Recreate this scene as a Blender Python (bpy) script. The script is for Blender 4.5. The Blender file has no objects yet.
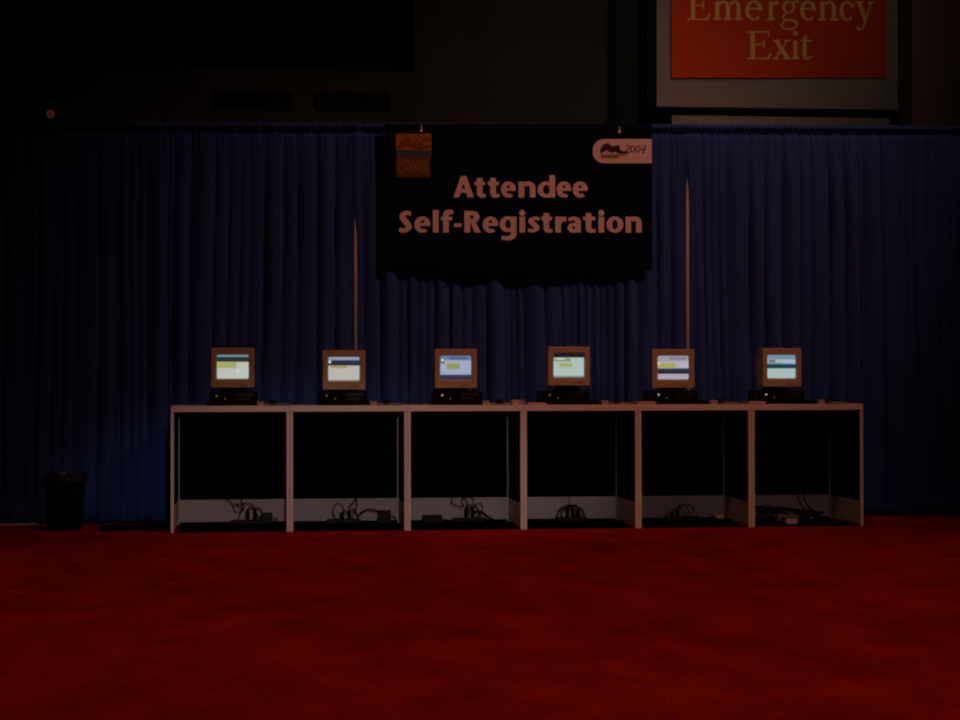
import bpy, bmesh, math, random
from mathutils import Vector, Matrix
random.seed(7)
sc = bpy.context.scene
COL = sc.collection
PI = math.pi

# ------------------------------------------------------------------ helpers
def lin(c):
    return tuple((v/255/12.92 if v/255 <= .04045 else ((v/255+.055)/1.055)**2.4) for v in c)

def mat(name, color, rough=.6, metal=0., var=0., scale=20., bump=0., spec=.5, stretch=None, sheen=0.):
    m = bpy.data.materials.new(name); m.use_nodes = True
    nt = m.node_tree; b = nt.nodes['Principled BSDF']
    b.inputs['Base Color'].default_value = (*color, 1)
    b.inputs['Roughness'].default_value = rough
    b.inputs['Metallic'].default_value = metal
    b.inputs['Specular IOR Level'].default_value = spec
    if sheen: b.inputs['Sheen Weight'].default_value = sheen
    tc = nt.nodes.new('ShaderNodeTexCoord'); mp = nt.nodes.new('ShaderNodeMapping')
    if stretch: mp.inputs['Scale'].default_value = stretch
    nt.links.new(tc.outputs['Object'], mp.inputs['Vector'])
    n = nt.nodes.new('ShaderNodeTexNoise'); n.inputs['Scale'].default_value = scale
    n.inputs['Detail'].default_value = 4
    nt.links.new(mp.outputs['Vector'], n.inputs['Vector'])
    r = nt.nodes.new('ShaderNodeValToRGB')
    lo = tuple(max(0, c*(1-var)) for c in color); hi = tuple(min(1, c*(1+var)) for c in color)
    r.color_ramp.elements[0].position = .3; r.color_ramp.elements[1].position = .7
    r.color_ramp.elements[0].color = (*lo, 1); r.color_ramp.elements[1].color = (*hi, 1)
    nt.links.new(n.outputs['Fac'], r.inputs['Fac'])
    nt.links.new(r.outputs['Color'], b.inputs['Base Color'])
    if bump:
        bp = nt.nodes.new('ShaderNodeBump'); bp.inputs['Strength'].default_value = bump
        bp.inputs['Distance'].default_value = .01
        nt.links.new(n.outputs['Fac'], bp.inputs['Height']); nt.links.new(bp.outputs['Normal'], b.inputs['Normal'])
    return m

def glow(name, color, strength):
    m = bpy.data.materials.new(name); m.use_nodes = True
    b = m.node_tree.nodes['Principled BSDF']
    b.inputs['Base Color'].default_value = (.02, .02, .02, 1)
    b.inputs['Emission Color'].default_value = (*color, 1)
    b.inputs['Emission Strength'].default_value = strength
    return m

class MB:
    """collects shapes into one bmesh"""
    def __init__(s): s.bm = bmesh.new()
    def box(s, c, d, bev=0., rot=None):
        m = Matrix.LocRotScale(Vector(c), rot, Vector(d))
        r = bmesh.ops.create_cube(s.bm, size=1, matrix=m)
        if bev:
            es = list({e for v in r['verts'] for e in v.link_edges})
            bmesh.ops.bevel(s.bm, geom=es, offset=bev, segments=2, affect='EDGES', profile=.5)
        return s
    def span(s, a, b, bev=0.):
        return s.box([(a[i]+b[i])/2 for i in range(3)], [abs(b[i]-a[i]) for i in range(3)], bev)
    def cyl(s, a, b, r, r2=None, seg=16):
        a = Vector(a); b = Vector(b); d = b-a
        q = d.to_track_quat('Z', 'Y')
        bmesh.ops.create_cone(s.bm, cap_ends=True, segments=seg, radius1=r, radius2=r if r2 is None else r2,
                              depth=d.length, matrix=Matrix.LocRotScale((a+b)/2, q, None))
        return s
    def ball(s, c, d, u=16, v=10, rot=None):
        bmesh.ops.create_uvsphere(s.bm, u_segments=u, v_segments=v, radius=.5, matrix=Matrix.LocRotScale(Vector(c), rot, Vector(d)))
        return s
    def loft(s, rings, cap=True):
        rv = [[s.bm.verts.new(p) for p in ring] for ring in rings]
        n = len(rv[0])
        for i in range(len(rv)-1):
            for k in range(n):
                s.bm.faces.new((rv[i][k], rv[i][(k+1) % n], rv[i+1][(k+1) % n], rv[i+1][k]))
        if cap:
            s.bm.faces.new(rv[0][::-1]); s.bm.faces.new(rv[-1])
        return s
    def poly(s, pts):
        s.bm.faces.new([s.bm.verts.new(p) for p in pts]); return s
    def tube(s, pts, r, seg=8, sub=8):
        P = catmull([Vector(p) for p in pts], sub)
        rings = []; up = Vector((0, 0, 1))
        for i, p in enumerate(P):
            t = (P[min(i+1, len(P)-1)]-P[max(i-1, 0)]).normalized()
            n = up.cross(t)
            if n.length < 1e-3: n = Vector((1, 0, 0)).cross(t)
            n.normalize(); b = t.cross(n); up = b if abs(b.length) > .5 else up
            rings.append([p+n*math.cos(a)*r+b*math.sin(a)*r for a in [2*PI*k/seg for k in range(seg)]])
        return s.loft(rings)
    def build(s, name, m, parent=None, smooth=False, solid=0.):
        bmesh.ops.recalc_face_normals(s.bm, faces=s.bm.faces)
        me = bpy.data.meshes.new(name); s.bm.to_mesh(me); s.bm.free()
        if smooth:
            for p in me.polygons: p.use_smooth = True
        o = bpy.data.objects.new(name, me); COL.objects.link(o)
        if m is not None: me.materials.append(m)
        if parent is not None: o.parent = parent
        if solid:
            md = o.modifiers.new('thickness', 'SOLIDIFY'); md.thickness = solid; md.offset = 0
        return o

def catmull(P, sub):
    if len(P) < 3: return P
    out = []
    for i in range(len(P)-1):
        p0 = P[max(i-1, 0)]; p1 = P[i]; p2 = P[i+1]; p3 = P[min(i+2, len(P)-1)]
        for k in range(sub):
            t = k/sub
            out.append(.5*((2*p1)+(p2-p0)*t+(2*p0-5*p1+4*p2-p3)*t*t+(3*p1-p0-3*p2+p3)*t**3))
    out.append(P[-1]); return out

def tag(o, label, cat, group=None, kind=None):
    if label: o['label'] = label
    if cat: o['category'] = cat
    if group: o['group'] = group
    if kind: o['kind'] = kind
    return o
def thing(name, label, cat, loc=(0, 0, 0), rz=0, group=None):
    o = bpy.data.objects.new(name, None); COL.objects.link(o)
    o.empty_display_size = .1; o.location = loc; o.rotation_euler = (0, 0, rz)
    return tag(o, label, cat, group)
def struct(o, label=None):
    o['kind'] = 'structure'
    if label: o['label'] = label
    return o
def copy_tree(o, parent=None):
    c = o.copy(); COL.objects.link(c)
    if parent is not None: c.parent = parent
    for ch in list(o.children): copy_tree(ch, c)
    return c

# ------------------------------------------------------------------ materials
M = dict(
    white=mat('white_laminate', (.78, .76, .74), .45, var=.04, scale=30),
    leg=mat('white_painted_metal', (.74, .72, .70), .4, var=.03, scale=40),
    kick=mat('white_board', (.72, .70, .68), .55, var=.08, scale=3, stretch=(1, 1, 14)),
    black_panel=mat('black_felt', (.0025, .0025, .0025), 1., var=.2, scale=60, spec=.0),
    beige=mat('beige_plastic', (.50, .42, .27), .5, var=.05, scale=25),
    beige_dark=mat('beige_button_plastic', (.22, .18, .12), .6, var=.05),  # darker beige of the monitor control buttons
    blackp=mat('black_plastic', (.006, .006, .006), .5, var=.2, scale=30, spec=.25),
    blackd=mat('black_rubber', (.004, .004, .004), .8, var=.2, spec=.08),
    greyp=mat('dark_grey_plastic', (.012, .012, .013), .5, var=.15, spec=.3),
    pad=mat('pale_fabric', (.42, .38, .40), .8, var=.06, scale=60),
    paper=mat('paper', (.62, .46, .34), .8, var=.04, scale=15),
    steel=mat('painted_steel', (.40, .46, .46), .5, metal=.0, var=.06),
    plate=mat('steel_plate', (.75, .72, .75), .5, metal=.1, var=.1, scale=12),
    banner=mat('navy_vinyl', (.0015, .007, .03), .7, var=.1, scale=3, spec=.03),
    print_white=mat('white_print', (.78, .76, .76), .6, var=.02, spec=.1),
    orange=mat('orange_print', (.36, .16, .015), .7, var=.25, scale=14, spec=.1),
    rust=mat('rust_print', (.15, .075, .012), .7, var=.25, scale=30, spec=.1),
    slate=mat('slate_print', (.045, .12, .28), .7, var=.1, spec=.1),
    ink=mat('dark_print', (.03, .02, .035), .7, var=.1, spec=.1),
    plum=mat('plum_print', (.07, .03, .12), .7, var=.1, spec=.1),
    ochre=mat('ochre_print', (.30, .20, .06), .7, var=.1, spec=.1),
    sign=mat('red_sign_paint', (.60, .060, .003), .6, var=.05, scale=10, spec=.2),
    sign_text=mat('cream_letter', (.85, .62, .20), .6, var=.03, spec=.2),
    wall=mat('hall_wall', (.034, .052, .050), .9, var=.12, scale=2.5, spec=.1),
    wall_r=mat('hall_wall_painted', (.26, .22, .24), .9, var=.08, scale=2.5, spec=.1),
    wall_dark=mat('dark_recess', (.008, .008, .008), .9, var=.2, scale=2, spec=.05),
    bulk=mat('painted_panel', (.25, .28, .30), .8, var=.06, scale=3, spec=.2),
    ceil=mat('ceiling_paint', (.03, .03, .03), .95, var=.1, scale=2),
    dome=mat('orange_dome', (.7, .22, .08), .4, var=.05),
    bag=mat('black_bag_plastic', (.006, .006, .005), .7, var=.3, scale=25, bump=.4),
    brown=mat('brown_card', (.06, .04, .02), .8, var=.2),
    grey=mat('grey_plastic', (.16, .15, .15), .6, var=.1),
    cord=mat('black_cord', (.004, .004, .004), .8, var=.2, spec=.05),
    pink=mat('pale_plastic', (.62, .55, .52), .5, var=.05),
)

def drape_mat(name):
    m = mat(name, (.020, .066, .30), .75, var=.18, scale=7, stretch=(6, 6, .35), spec=.12, sheen=.15)
    return m
M['drape'] = drape_mat('blue_drape_cloth')

def carpet_mat():
    m = bpy.data.materials.new('red_carpet'); m.use_nodes = True
    nt = m.node_tree; b = nt.nodes['Principled BSDF']; L = nt.links
    b.inputs['Roughness'].default_value = 1; b.inputs['Specular IOR Level'].default_value = .0
    tc = nt.nodes.new('ShaderNodeTexCoord')
    def noise(scale, det, st):
        mp = nt.nodes.new('ShaderNodeMapping'); mp.inputs['Scale'].default_value = st
        L.new(tc.outputs['Object'], mp.inputs['Vector'])
        n = nt.nodes.new('ShaderNodeTexNoise'); n.inputs['Scale'].default_value = scale; n.inputs['Detail'].default_value = det
        n.inputs['Roughness'].default_value = .65
        L.new(mp.outputs['Vector'], n.inputs['Vector']); return n
    big = noise(.55, 4, (1, .55, 1)); mid = noise(3.2, 6, (.8, .45, 1)); fine = noise(55, 3, (1, .5, 1))
    def ramp(n, a, b_, lo, hi):
        r = nt.nodes.new('ShaderNodeMapRange'); r.inputs['From Min'].default_value = a; r.inputs['From Max'].default_value = b_
        r.inputs['To Min'].default_value = lo; r.inputs['To Max'].default_value = hi
        L.new(n.outputs['Fac'], r.inputs['Value']); return r
    r1 = ramp(big, .35, .65, .80, 1.12); r2 = ramp(mid, .32, .66, .66, 1.26); r3 = ramp(fine, .3, .7, .62, 1.36)
    m1 = nt.nodes.new('ShaderNodeMath'); m1.operation = 'MULTIPLY'
    L.new(r1.outputs['Result'], m1.inputs[0]); L.new(r2.outputs['Result'], m1.inputs[1])
    m2 = nt.nodes.new('ShaderNodeMath'); m2.operation = 'MULTIPLY'
    L.new(m1.outputs[0], m2.inputs[0]); L.new(r3.outputs['Result'], m2.inputs[1])
    c = nt.nodes.new('ShaderNodeVectorMath'); c.operation = 'SCALE'
    c.inputs[0].default_value = (.42, .017, .006); L.new(m2.outputs[0], c.inputs['Scale'])
    L.new(c.outputs['Vector'], b.inputs['Base Color'])
    bp = nt.nodes.new('ShaderNodeBump'); bp.inputs['Strength'].default_value = .5; bp.inputs['Distance'].default_value = .01
    L.new(fine.outputs['Fac'], bp.inputs['Height']); L.new(bp.outputs['Normal'], b.inputs['Normal'])
    return m
M['carpet'] = carpet_mat()

def screen_mat(name, bands, boxes, strength=.92):
    """a lit computer page: horizontal bands from top (t=0) to bottom (t=1), then boxes (u0,u1,t0,t1,colour)"""
    m = bpy.data.materials.new(name); m.use_nodes = True
    nt = m.node_tree; L = nt.links; b = nt.nodes['Principled BSDF']
    b.inputs['Base Color'].default_value = (.01, .01, .012, 1); b.inputs['Roughness'].default_value = .35
    uv = nt.nodes.new('ShaderNodeUVMap'); sp = nt.nodes.new('ShaderNodeSeparateXYZ'); L.new(uv.outputs['UV'], sp.inputs[0])
    inv = nt.nodes.new('ShaderNodeMath'); inv.operation = 'SUBTRACT'; inv.inputs[0].default_value = 1; L.new(sp.outputs['Y'], inv.inputs[1])
    rp = nt.nodes.new('ShaderNodeValToRGB'); cr = rp.color_ramp; cr.interpolation = 'LINEAR'
    L.new(inv.outputs[0], rp.inputs['Fac'])
    els = []; e = .026
    for i, (t, c) in enumerate(bands):
        t2 = bands[i+1][0] if i+1 < len(bands) else 1.
        els += [(t+e, c), (t2-e, c)]
    els[0] = (0, els[0][1]); els[-1] = (1, els[-1][1])
    while len(cr.elements) < len(els): cr.elements.new(.5)
    for i, (t, c) in enumerate(els): cr.elements[i].position = t
    for i, (t, c) in enumerate(els): cr.elements[i].color = (*lin(c), 1)
    out = rp.outputs['Color']
    def step(sock, thr, w, up):
        r = nt.nodes.new('ShaderNodeMapRange'); r.clamp = True
        r.inputs['From Min'].default_value = thr-w; r.inputs['From Max'].default_value = thr+w
        r.inputs['To Min'].default_value = 0 if up else 1; r.inputs['To Max'].default_value = 1 if up else 0
        L.new(sock, r.inputs['Value']); return r.outputs['Result']
    def mul(a, b_):
        q = nt.nodes.new('ShaderNodeMath'); q.operation = 'MULTIPLY'; L.new(a, q.inputs[0]); L.new(b_, q.inputs[1]); return q.outputs[0]
    for (u0, u1, t0, t1, c) in boxes:
        w = .028
        f = mul(mul(step(sp.outputs['X'], u0, w, True), step(sp.outputs['X'], u1, w, False)),
                mul(step(inv.outputs[0], t0, w, True), step(inv.outputs[0], t1, w, False)))
        mx = nt.nodes.new('ShaderNodeMix'); mx.data_type = 'RGBA'
        L.new(f, mx.inputs['Factor']); L.new(out, mx.inputs['A']); mx.inputs['B'].default_value = (*lin(c), 1)
        out = mx.outputs['Result']
    L.new(out, b.inputs['Emission Color']); b.inputs['Emission Strength'].default_value = strength
    return m

# ------------------------------------------------------------------ the hall
fl = MB().span((-16, -24, -.1), (26, 5, 0)).build('floor', M['carpet']); struct(fl, 'red carpet covering the hall floor')
WY = 5.0
w = MB()
w.span((-16, WY, 0), (-1.907, WY+.6, 11)); w.span((-1.907, WY, 0), (2.42, WY+.6, 4.742)); w.span((-1.907, WY, 7.2), (2.42, WY+.6, 11))
w.span((2.42, WY, 0), (4.63, WY+.6, 11)); w.span((4.63, WY+.3, 0), (5.2, WY+.6, 11)); w.span((5.2, WY, 0), (8.03, WY+.6, 11))
struct(w.build('wall_back', M['wall']), 'dim brown back wall above the blue drape')
struct(MB().span((8.07, WY-.3, 0), (26, WY+.6, 11)).build('wall_back_right', M['wall_r']), 'dim brown wall right of the red sign')
struct(MB().span((-16.2, -24, 0), (-16, 5.6, 11)).build('wall_left', M['wall_dark']))
struct(MB().span((26, -24, 0), (26.2, 5.6, 11)).build('wall_right', M['wall_dark']))
struct(MB().span((-16.2, -24.2, 0), (26.2, -24, 11)).build('wall_front', M['wall_dark']))
struct(MB().span((-16.2, -24.2, 11), (26.2, 5.6, 11.2)).build('ceiling', M['ceil']))
wd = MB().span((-1.907, WY+.45, 4.742), (2.42, WY+.5, 7.2))
wd = wd.build('window_1', M['wall_dark']); struct(wd, 'wide unlit opening high in the back wall')
mu = MB()
for x in (-.46, .98): mu.span((x-.02, WY+.40, 4.742), (x+.02, WY+.45, 7.2))
mu.build('mullion', M['wall_dark'], wd)
struct(MB().span((4.63, WY-.10, 0), (4.70, WY+.02, 11)).build('trim_1', M['wall_dark']), 'thin dark post between wall and recess')
struct(MB().span((4.98, 4.0, 4.245), (7.67, 4.62, 6.6), .004).build('trim_2', M['bulk']), 'grey panelled bulkhead carrying the red sign')
struct(MB().span((5.15, 4.02, 2.5), (7.575, 4.9, 4.155), .004).build('trim_3', M['bulk']), 'grey header below the bulkhead')

def vent(x0, x1, z0, z1, label):
    t = thing('wall_vent', label, 'vent', ((x0+x1)/2, WY, z0), 0, 'vents in the back wall')
    hw = (x1-x0)/2; h = z1-z0
    f = MB(); f.span((-hw, -.03, 0), (hw, 0, .02)); f.span((-hw, -.03, h-.02), (hw, 0, h)); f.span((-hw, -.03, .02), (-hw+.02, 0, h-.02)); f.span((hw-.02, -.03, .02), (hw, 0, h-.02))
    f.build('frame', M['wall_dark'], t)
    s = MB()
    for k in range(4):
        s.box((0, -.012, .04+k*(h-.07)/3), (2*hw-.04, .004, .035), rot=Matrix.Rotation(.6, 3, 'X').to_quaternion())
    s.build('louvres', M['wall_dark'], t)
vent(.20, 1.06, 4.30, 4.49, 'long dark vent slot above the drape, left one of the pair')
vent(1.315, 2.15, 4.31, 4.50, 'long dark vent slot above the drape, right one nearer the banner')

dm = thing('beacon_lamp', 'small round dull orange lamp on the wall above the far left drape', 'lamp', (-1.572, WY, 4.21))
MB().cyl((0, 0, 0), (0, -.03, 0), .05).build('base', M['wall_dark'], dm)
MB().ball((0, -.05, 0), (.095, .1, .095)).build('dome', glow('dim_orange_dome', (.9, .26, .11), .030), dm, True)

# ------------------------------------------------------------------ lettering by strokes
class Pen:
    def __init__(s): s.q = []
    def rect(s, x0, y0, x1, y1): s.q.append([(x0, y0), (x1, y0), (x1, y1), (x0, y1)])
    def quad(s, *p): s.q.append(list(p))
    def stroke(s, pts, w, smooth=True, sub=7):
        P = [Vector((p[0], p[1])) for p in pts]
        W = list(w) if isinstance(w, (list, tuple)) else [w]*len(P)
        if smooth and len(P) > 2:
            V = catmull([Vector((p.x, p.y, W[i])) for i, p in enumerate(P)], sub)
            P = [Vector((v.x, v.y)) for v in V]; W = [v.z for v in V]
        L = []
        for i in range(len(P)):
            t = (P[min(i+1, len(P)-1)]-P[max(i-1, 0)])
            t = t.normalized() if t.length > 1e-6 else Vector((1, 0)); n = Vector((-t.y, t.x))
            L.append((P[i]+n*W[i]/2, P[i]-n*W[i]/2))
        for i in range(len(L)-1):
            s.q.append([tuple(L[i][0]), tuple(L[i+1][0]), tuple(L[i+1][1]), tuple(L[i][1])])
    def arc(s, cx, cy, rx, ry, a0, a1, w, w2=None, n=22):
        """w at the sides, w2 at top and bottom; radii are of the outer edge"""
        w2 = w if w2 is None else w2
        o = []
        for k in range(n+1):
            a = math.radians(a0+(a1-a0)*k/n); c, d = math.cos(a), math.sin(a)
            o.append(((cx+rx*c, cy+ry*d), (cx+(rx-w)*c, cy+(ry-w2)*d)))
        for k in range(n): s.q.append([o[k][0], o[k+1][0], o[k+1][1], o[k][1]])
    def mesh(s, fn, cell=.2):
        """union of all strokes as flat strips, one per scan row, so that nothing overlaps"""
        mb = MB(); ys = [p[1] for q in s.q for p in q]
        y = math.floor(min(ys)/cell)*cell; top = max(ys)
        while y < top:
            yc = y+cell/2; runs = []
            for q in s.q:
                xs = []
                for i in range(len(q)):
                    (xa, ya), (xb, yb) = q[i], q[(i+1) % len(q)]
                    if (ya <= yc) != (yb <= yc): xs.append(xa+(yc-ya)/(yb-ya)*(xb-xa))
                xs.sort()
                for k in range(0, len(xs)-1, 2): runs.append((xs[k], xs[k+1]))
            runs.sort(); mg = []
            for r in runs:
                if mg and r[0] <= mg[-1][1]+.01: mg[-1][1] = max(mg[-1][1], r[1])
                else: mg.append(list(r))
            for xa, xb in mg: mb.poly([fn(xa, y), fn(xb, y), fn(xb, y+cell), fn(xa, y+cell)])
            y += cell
        bmesh.ops.remove_doubles(mb.bm, verts=mb.bm.verts, dist=1e-5)
        return mb

# heavy humanist sans; x0..x1 ink box, b baseline (y up), in picture-sized units, cap 22, x-height 16
S_, T_ = 5.7, 4.1
def sans(P, ch, x0, x1, b, cap=21.5, xh=15.8):
    w = x1-x0; xm = (x0+x1)/2
    if ch == 'A':
        P.quad((x0, b), (x0+5.6, b), (xm+2.2, b+cap), (xm-2.6, b+cap)); P.quad((x1-6.2, b), (x1, b), (xm+2.8, b+cap), (xm-2.2, b+cap))
        P.rect(x0+5, b+4.6, x1-5, b+8.6)
    elif ch == 't':
        sx = x0+w*.2
        P.rect(sx, b+3.5, sx+S_, b+19.6); P.rect(x0, b+xh-3.6, x1-.6, b+xh)
        P.stroke([(sx+S_/2, b+6), (sx+S_/2+.3, b+3), (sx+S_/2+2, b+1.9), (x1, b+1.7)], [S_, 5.2, 4.2, 3.2])
    elif ch == 'e':
        P.arc(xm, b+xh/2, w/2, xh/2+.3, 0, 310, S_, T_*.85, 26); P.rect(x0+4, b+xh*.42, x1-.2, b+xh*.42+3)
    elif ch == 'o':
        P.arc(xm, b+xh/2, w/2, xh/2+.3, 0, 360, S_, T_*.85, 30)
    elif ch == 'n':
        P.rect(x0, b, x0+S_, b+xh); P.rect(x1-S_, b, x1, b+xh*.62)
        P.arc(x1-w*.42, b+xh*.60, w*.42, xh*.42, 0, 150, S_, T_)
    elif ch == 'd':
        P.rect(x1-S_, b, x1, b+cap+.8); P.arc(x0+w*.5, b+xh/2, w*.5, xh/2+.3, 40, 320, S_, T_*.85)
    elif ch == 'S':
        P.stroke([(x1-1, b+cap-2.6), (xm+.5, b+cap-2), (x0+3.2, b+cap-5.2), (xm-.5, b+cap*.54), (x1-3.2, b+6), (xm-1, b+2), (x0+.3, b+3)], [4.2, 4.4, 5.4, 6, 5.4, 4.4, 4.2])
    elif ch == 's':
        P.stroke([(x1-.8, b+xh-2.2), (xm+.4, b+xh-1.7), (x0+2.9, b+xh-4.4), (xm, b+xh*.52), (x1-2.9, b+4.6), (xm-.8, b+1.8), (x0+.3, b+2.6)], [3.4, 3.6, 4.8, 5, 4.8, 3.6, 3.4])
    elif ch == 'l': P.rect(x0, b, x1, b+cap+.8)
    elif ch == 'i':
        c = xm; P.rect(c-S_/2, b, c+S_/2, b+xh); P.arc(c, b+19.6, 3.1, 3.0, 0, 360, 3.1, 3.0, 14)
    elif ch == 'f':
        sx = x0+w*.17; P.rect(sx, b, sx+S_, b+cap*.78); P.rect(x0, b+xh-3.4, x1-1.2, b+xh)
        P.stroke([(sx+S_/2, b+cap*.74), (sx+S_/2+.8, b+cap*.9), (sx+S_/2+3, b+cap-1), (x1, b+cap-1.1)], [S_, S_, 4.6, 4.0])
    elif ch == '-': P.rect(x0, b+5.6, x1, b+9.2)
    elif ch == 'R':
        P.rect(x0, b, x0+S_, b+cap); cy = b+cap*.72
        P.rect(x0+4, b+cap-T_, x0+w*.52, b+cap); P.rect(x0+4, b+cap*.44, x0+w*.52, b+cap*.44+T_)
        P.arc(x0+w*.5, cy, w*.40, cap*.28, -90, 90, S_, T_); P.quad((x0+w*.36, b+cap*.48), (x0+w*.66, b+cap*.48), (x1, b), (x1-6.6, b))
    elif ch == 'g':
        P.rect(x1-S_, b-1, x1, b+xh); P.arc(x0+w*.5, b+xh/2+.4, w*.5, xh/2, 40, 320, S_, T_*.85)
        P.stroke([(x1-S_/2, b+1), (x1-S_/2-.4, b-3), (xm+1, b-5.6), (x0+2, b-5.2)], [S_, S_, 4.4, 3.8])
    elif ch == 'r':
        P.rect(x0, b, x0+S_, b+xh); P.stroke([(x0+4, b+xh*.62), (x0+6.4, b+xh-2.6), (x1, b+xh-2.3)], [4.6, 4.6, 4.6])
    elif ch == 'a':
        P.rect(x1-S_-.6, b, x1-.6, b+xh*.66); P.stroke([(x0+1, b+xh-3), (xm-.6, b+xh-1.8), (x1-3.8, b+xh-4), (x1-3.4, b+xh*.5)], [3.2, 3.8, 5.4, 5.6])
        P.arc(x0+w*.46, b+4.7, w*.46, 5.0, 20, 340, S_*.9, 3.4)

# bracketed roman; same convention, cap 28, x-height 19
def serif(P, ch, x0, x1, b, cap=28, xh=19.3):
    w = x1-x0; xm = (x0+x1)/2; K = 4.0; t = 1.5
    def foot(c, y, hw=4.2): P.rect(c-hw, y, c+hw, y+t); P.quad((c-hw*.8, y+t), (c+hw*.8, y+t), (c+K/2, y+t+1), (c-K/2, y+t+1))
    def head(c, y, hw=3.6): P.quad((c-hw, y-2.4), (c+K/2, y-2.6), (c+K/2, y), (c-hw*.4, y-1))
    if ch == 'E':
        c = x0+5.6; P.rect(c-K/2, b, c+K/2, b+cap); P.rect(x0, b, x0+w*.9, b+t); P.rect(x0, b+cap-t, x1-2.2, b+cap); P.rect(c, b+cap*.5, x0+w*.68, b+cap*.5+t)
        P.quad((x1-5.4, b+t), (x1-2.6, b), (x1, b+6.2), (x1-1.1, b+6.2)); P.rect(x1-3.7, b+cap-6, x1-2.5, b+cap)
        P.rect(x0+w*.66, b+cap*.5-3.4, x0+w*.66+1.2, b+cap*.5+5)
    elif ch in 'mn':
        n = 3 if ch == 'm' else 2
        cs = [x0+4.4+(w-8.6)*k/(n-1) for k in range(n)]
        for k, c in enumerate(cs):
            P.rect(c-K/2, b, c+K/2, b+xh*(.94 if k == 0 else .7)); foot(c, b, 4.1)
            if k: P.arc((cs[k-1]+c)/2+1.2, b+xh*.66, (c-cs[k-1])/2+.8, xh*.35, 0, 150, K, 2.2)
        head(cs[0], b+xh)
    elif ch in 'ec':
        P.arc(xm, b+xh/2, w/2, xh/2+.3, 25 if ch == 'c' else 0, 318, K, 1.8, 28)
        if ch == 'e': P.rect(x0+2.5, b+xh*.56, x1-.2, b+xh*.56+t)
        else: P.arc(x1-2.2, b+xh*.77, 2.2, 2.2, 0, 360, 2.2, 2.2, 12)
    elif ch == 'r':
        c = x0+5.0; P.rect(c-K/2, b, c+K/2, b+xh*.94); foot(c, b, 4.6); head(c, b+xh)
        P.stroke([(c+1, b+xh*.66), (c+3.2, b+xh*.88), (x1-2.2, b+xh-1.8)], [1.8, 2.4, 3.2]); P.arc(x1-1.9, b+xh-2.2, 2.1, 2.1, 0, 360, 2.1, 2.1, 12)
    elif ch == 'g':
        gx = x0+w*.46; P.arc(gx, b+xh*.68, w*.36, xh*.33, 0, 360, 3.0, 1.6, 26)
        P.stroke([(gx-3, b+xh*.38), (x0+2.8, b+3.4), (x0+5, b+.9), (xm+2, b+.2), (x1-3, b-1.6), (x1-1.6, b-4.6), (x1-5, b-8), (xm-1, b-8.9), (x0+2.2, b-7), (x0+1.4, b-4), (x0+5, b-.4)], [1.5, 1.8, 2.2, 2.8, 3, 2, 1.7, 1.6, 1.7, 2, 1.6])
        P.stroke([(gx+4, b+xh*.88), (x1-3, b+xh-.6), (x1, b+xh-.8)], [1.6, 2, 2.4])
    elif ch == 'y':
        P.stroke([(x0+3.4, b+xh-.6), (xm+.6, b+.4)], K, False); P.stroke([(x1-3.2, b+xh-.6), (xm+.4, b-1.5), (xm-3, b-8), (x0+2.6, b-8.4)], [1.6, 1.8, 2.0, 3.0])
        P.rect(x0, b+xh-t, x0+8, b+xh); P.rect(x1-6.4, b+xh-t, x1, b+xh); P.arc(x0+2.6, b-7.6, 2, 2, 0, 360, 2, 2, 10)
    elif ch == 'x':
        P.stroke([(x0+3.4, b+xh-.6), (x1-3.2, b+.6)], K, False); P.stroke([(x0+2.8, b+.6), (x1-3.4, b+xh-.6)], 1.6, False)
        P.rect(x0+.4, b+xh-t, x0+7.6, b+xh); P.rect(x1-6.4, b+xh-t, x1-.4, b+xh); P.rect(x0, b, x0+6, b+t); P.rect(x1-7.6, b, x1, b+t)
    elif ch == 'i':
        c = xm+.2; P.rect(c-K/2, b, c+K/2, b+xh*.94); foot(c, b, 3.9); head(c, b+xh); P.arc(c-.2, b+cap-2, 2.4, 2.4, 0, 360, 2.4, 2.4, 14)
    elif ch == 't':
        c = x0+4.0; P.rect(c-K/2, b+3, c+K/2, b+xh+1); P.quad((c-K/2, b+xh), (c+K/2, b+xh), (c+K/2, b+xh+4.6), (c+.9, b+xh+4.6)); P.rect(x0, b+xh-t, x1-.6, b+xh)
        P.stroke([(c, b+4), (c+.8, b+1.5), (c+3, b+.8), (x1, b+2.6)], [K, 3.4, 2.0, 1.2])

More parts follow.
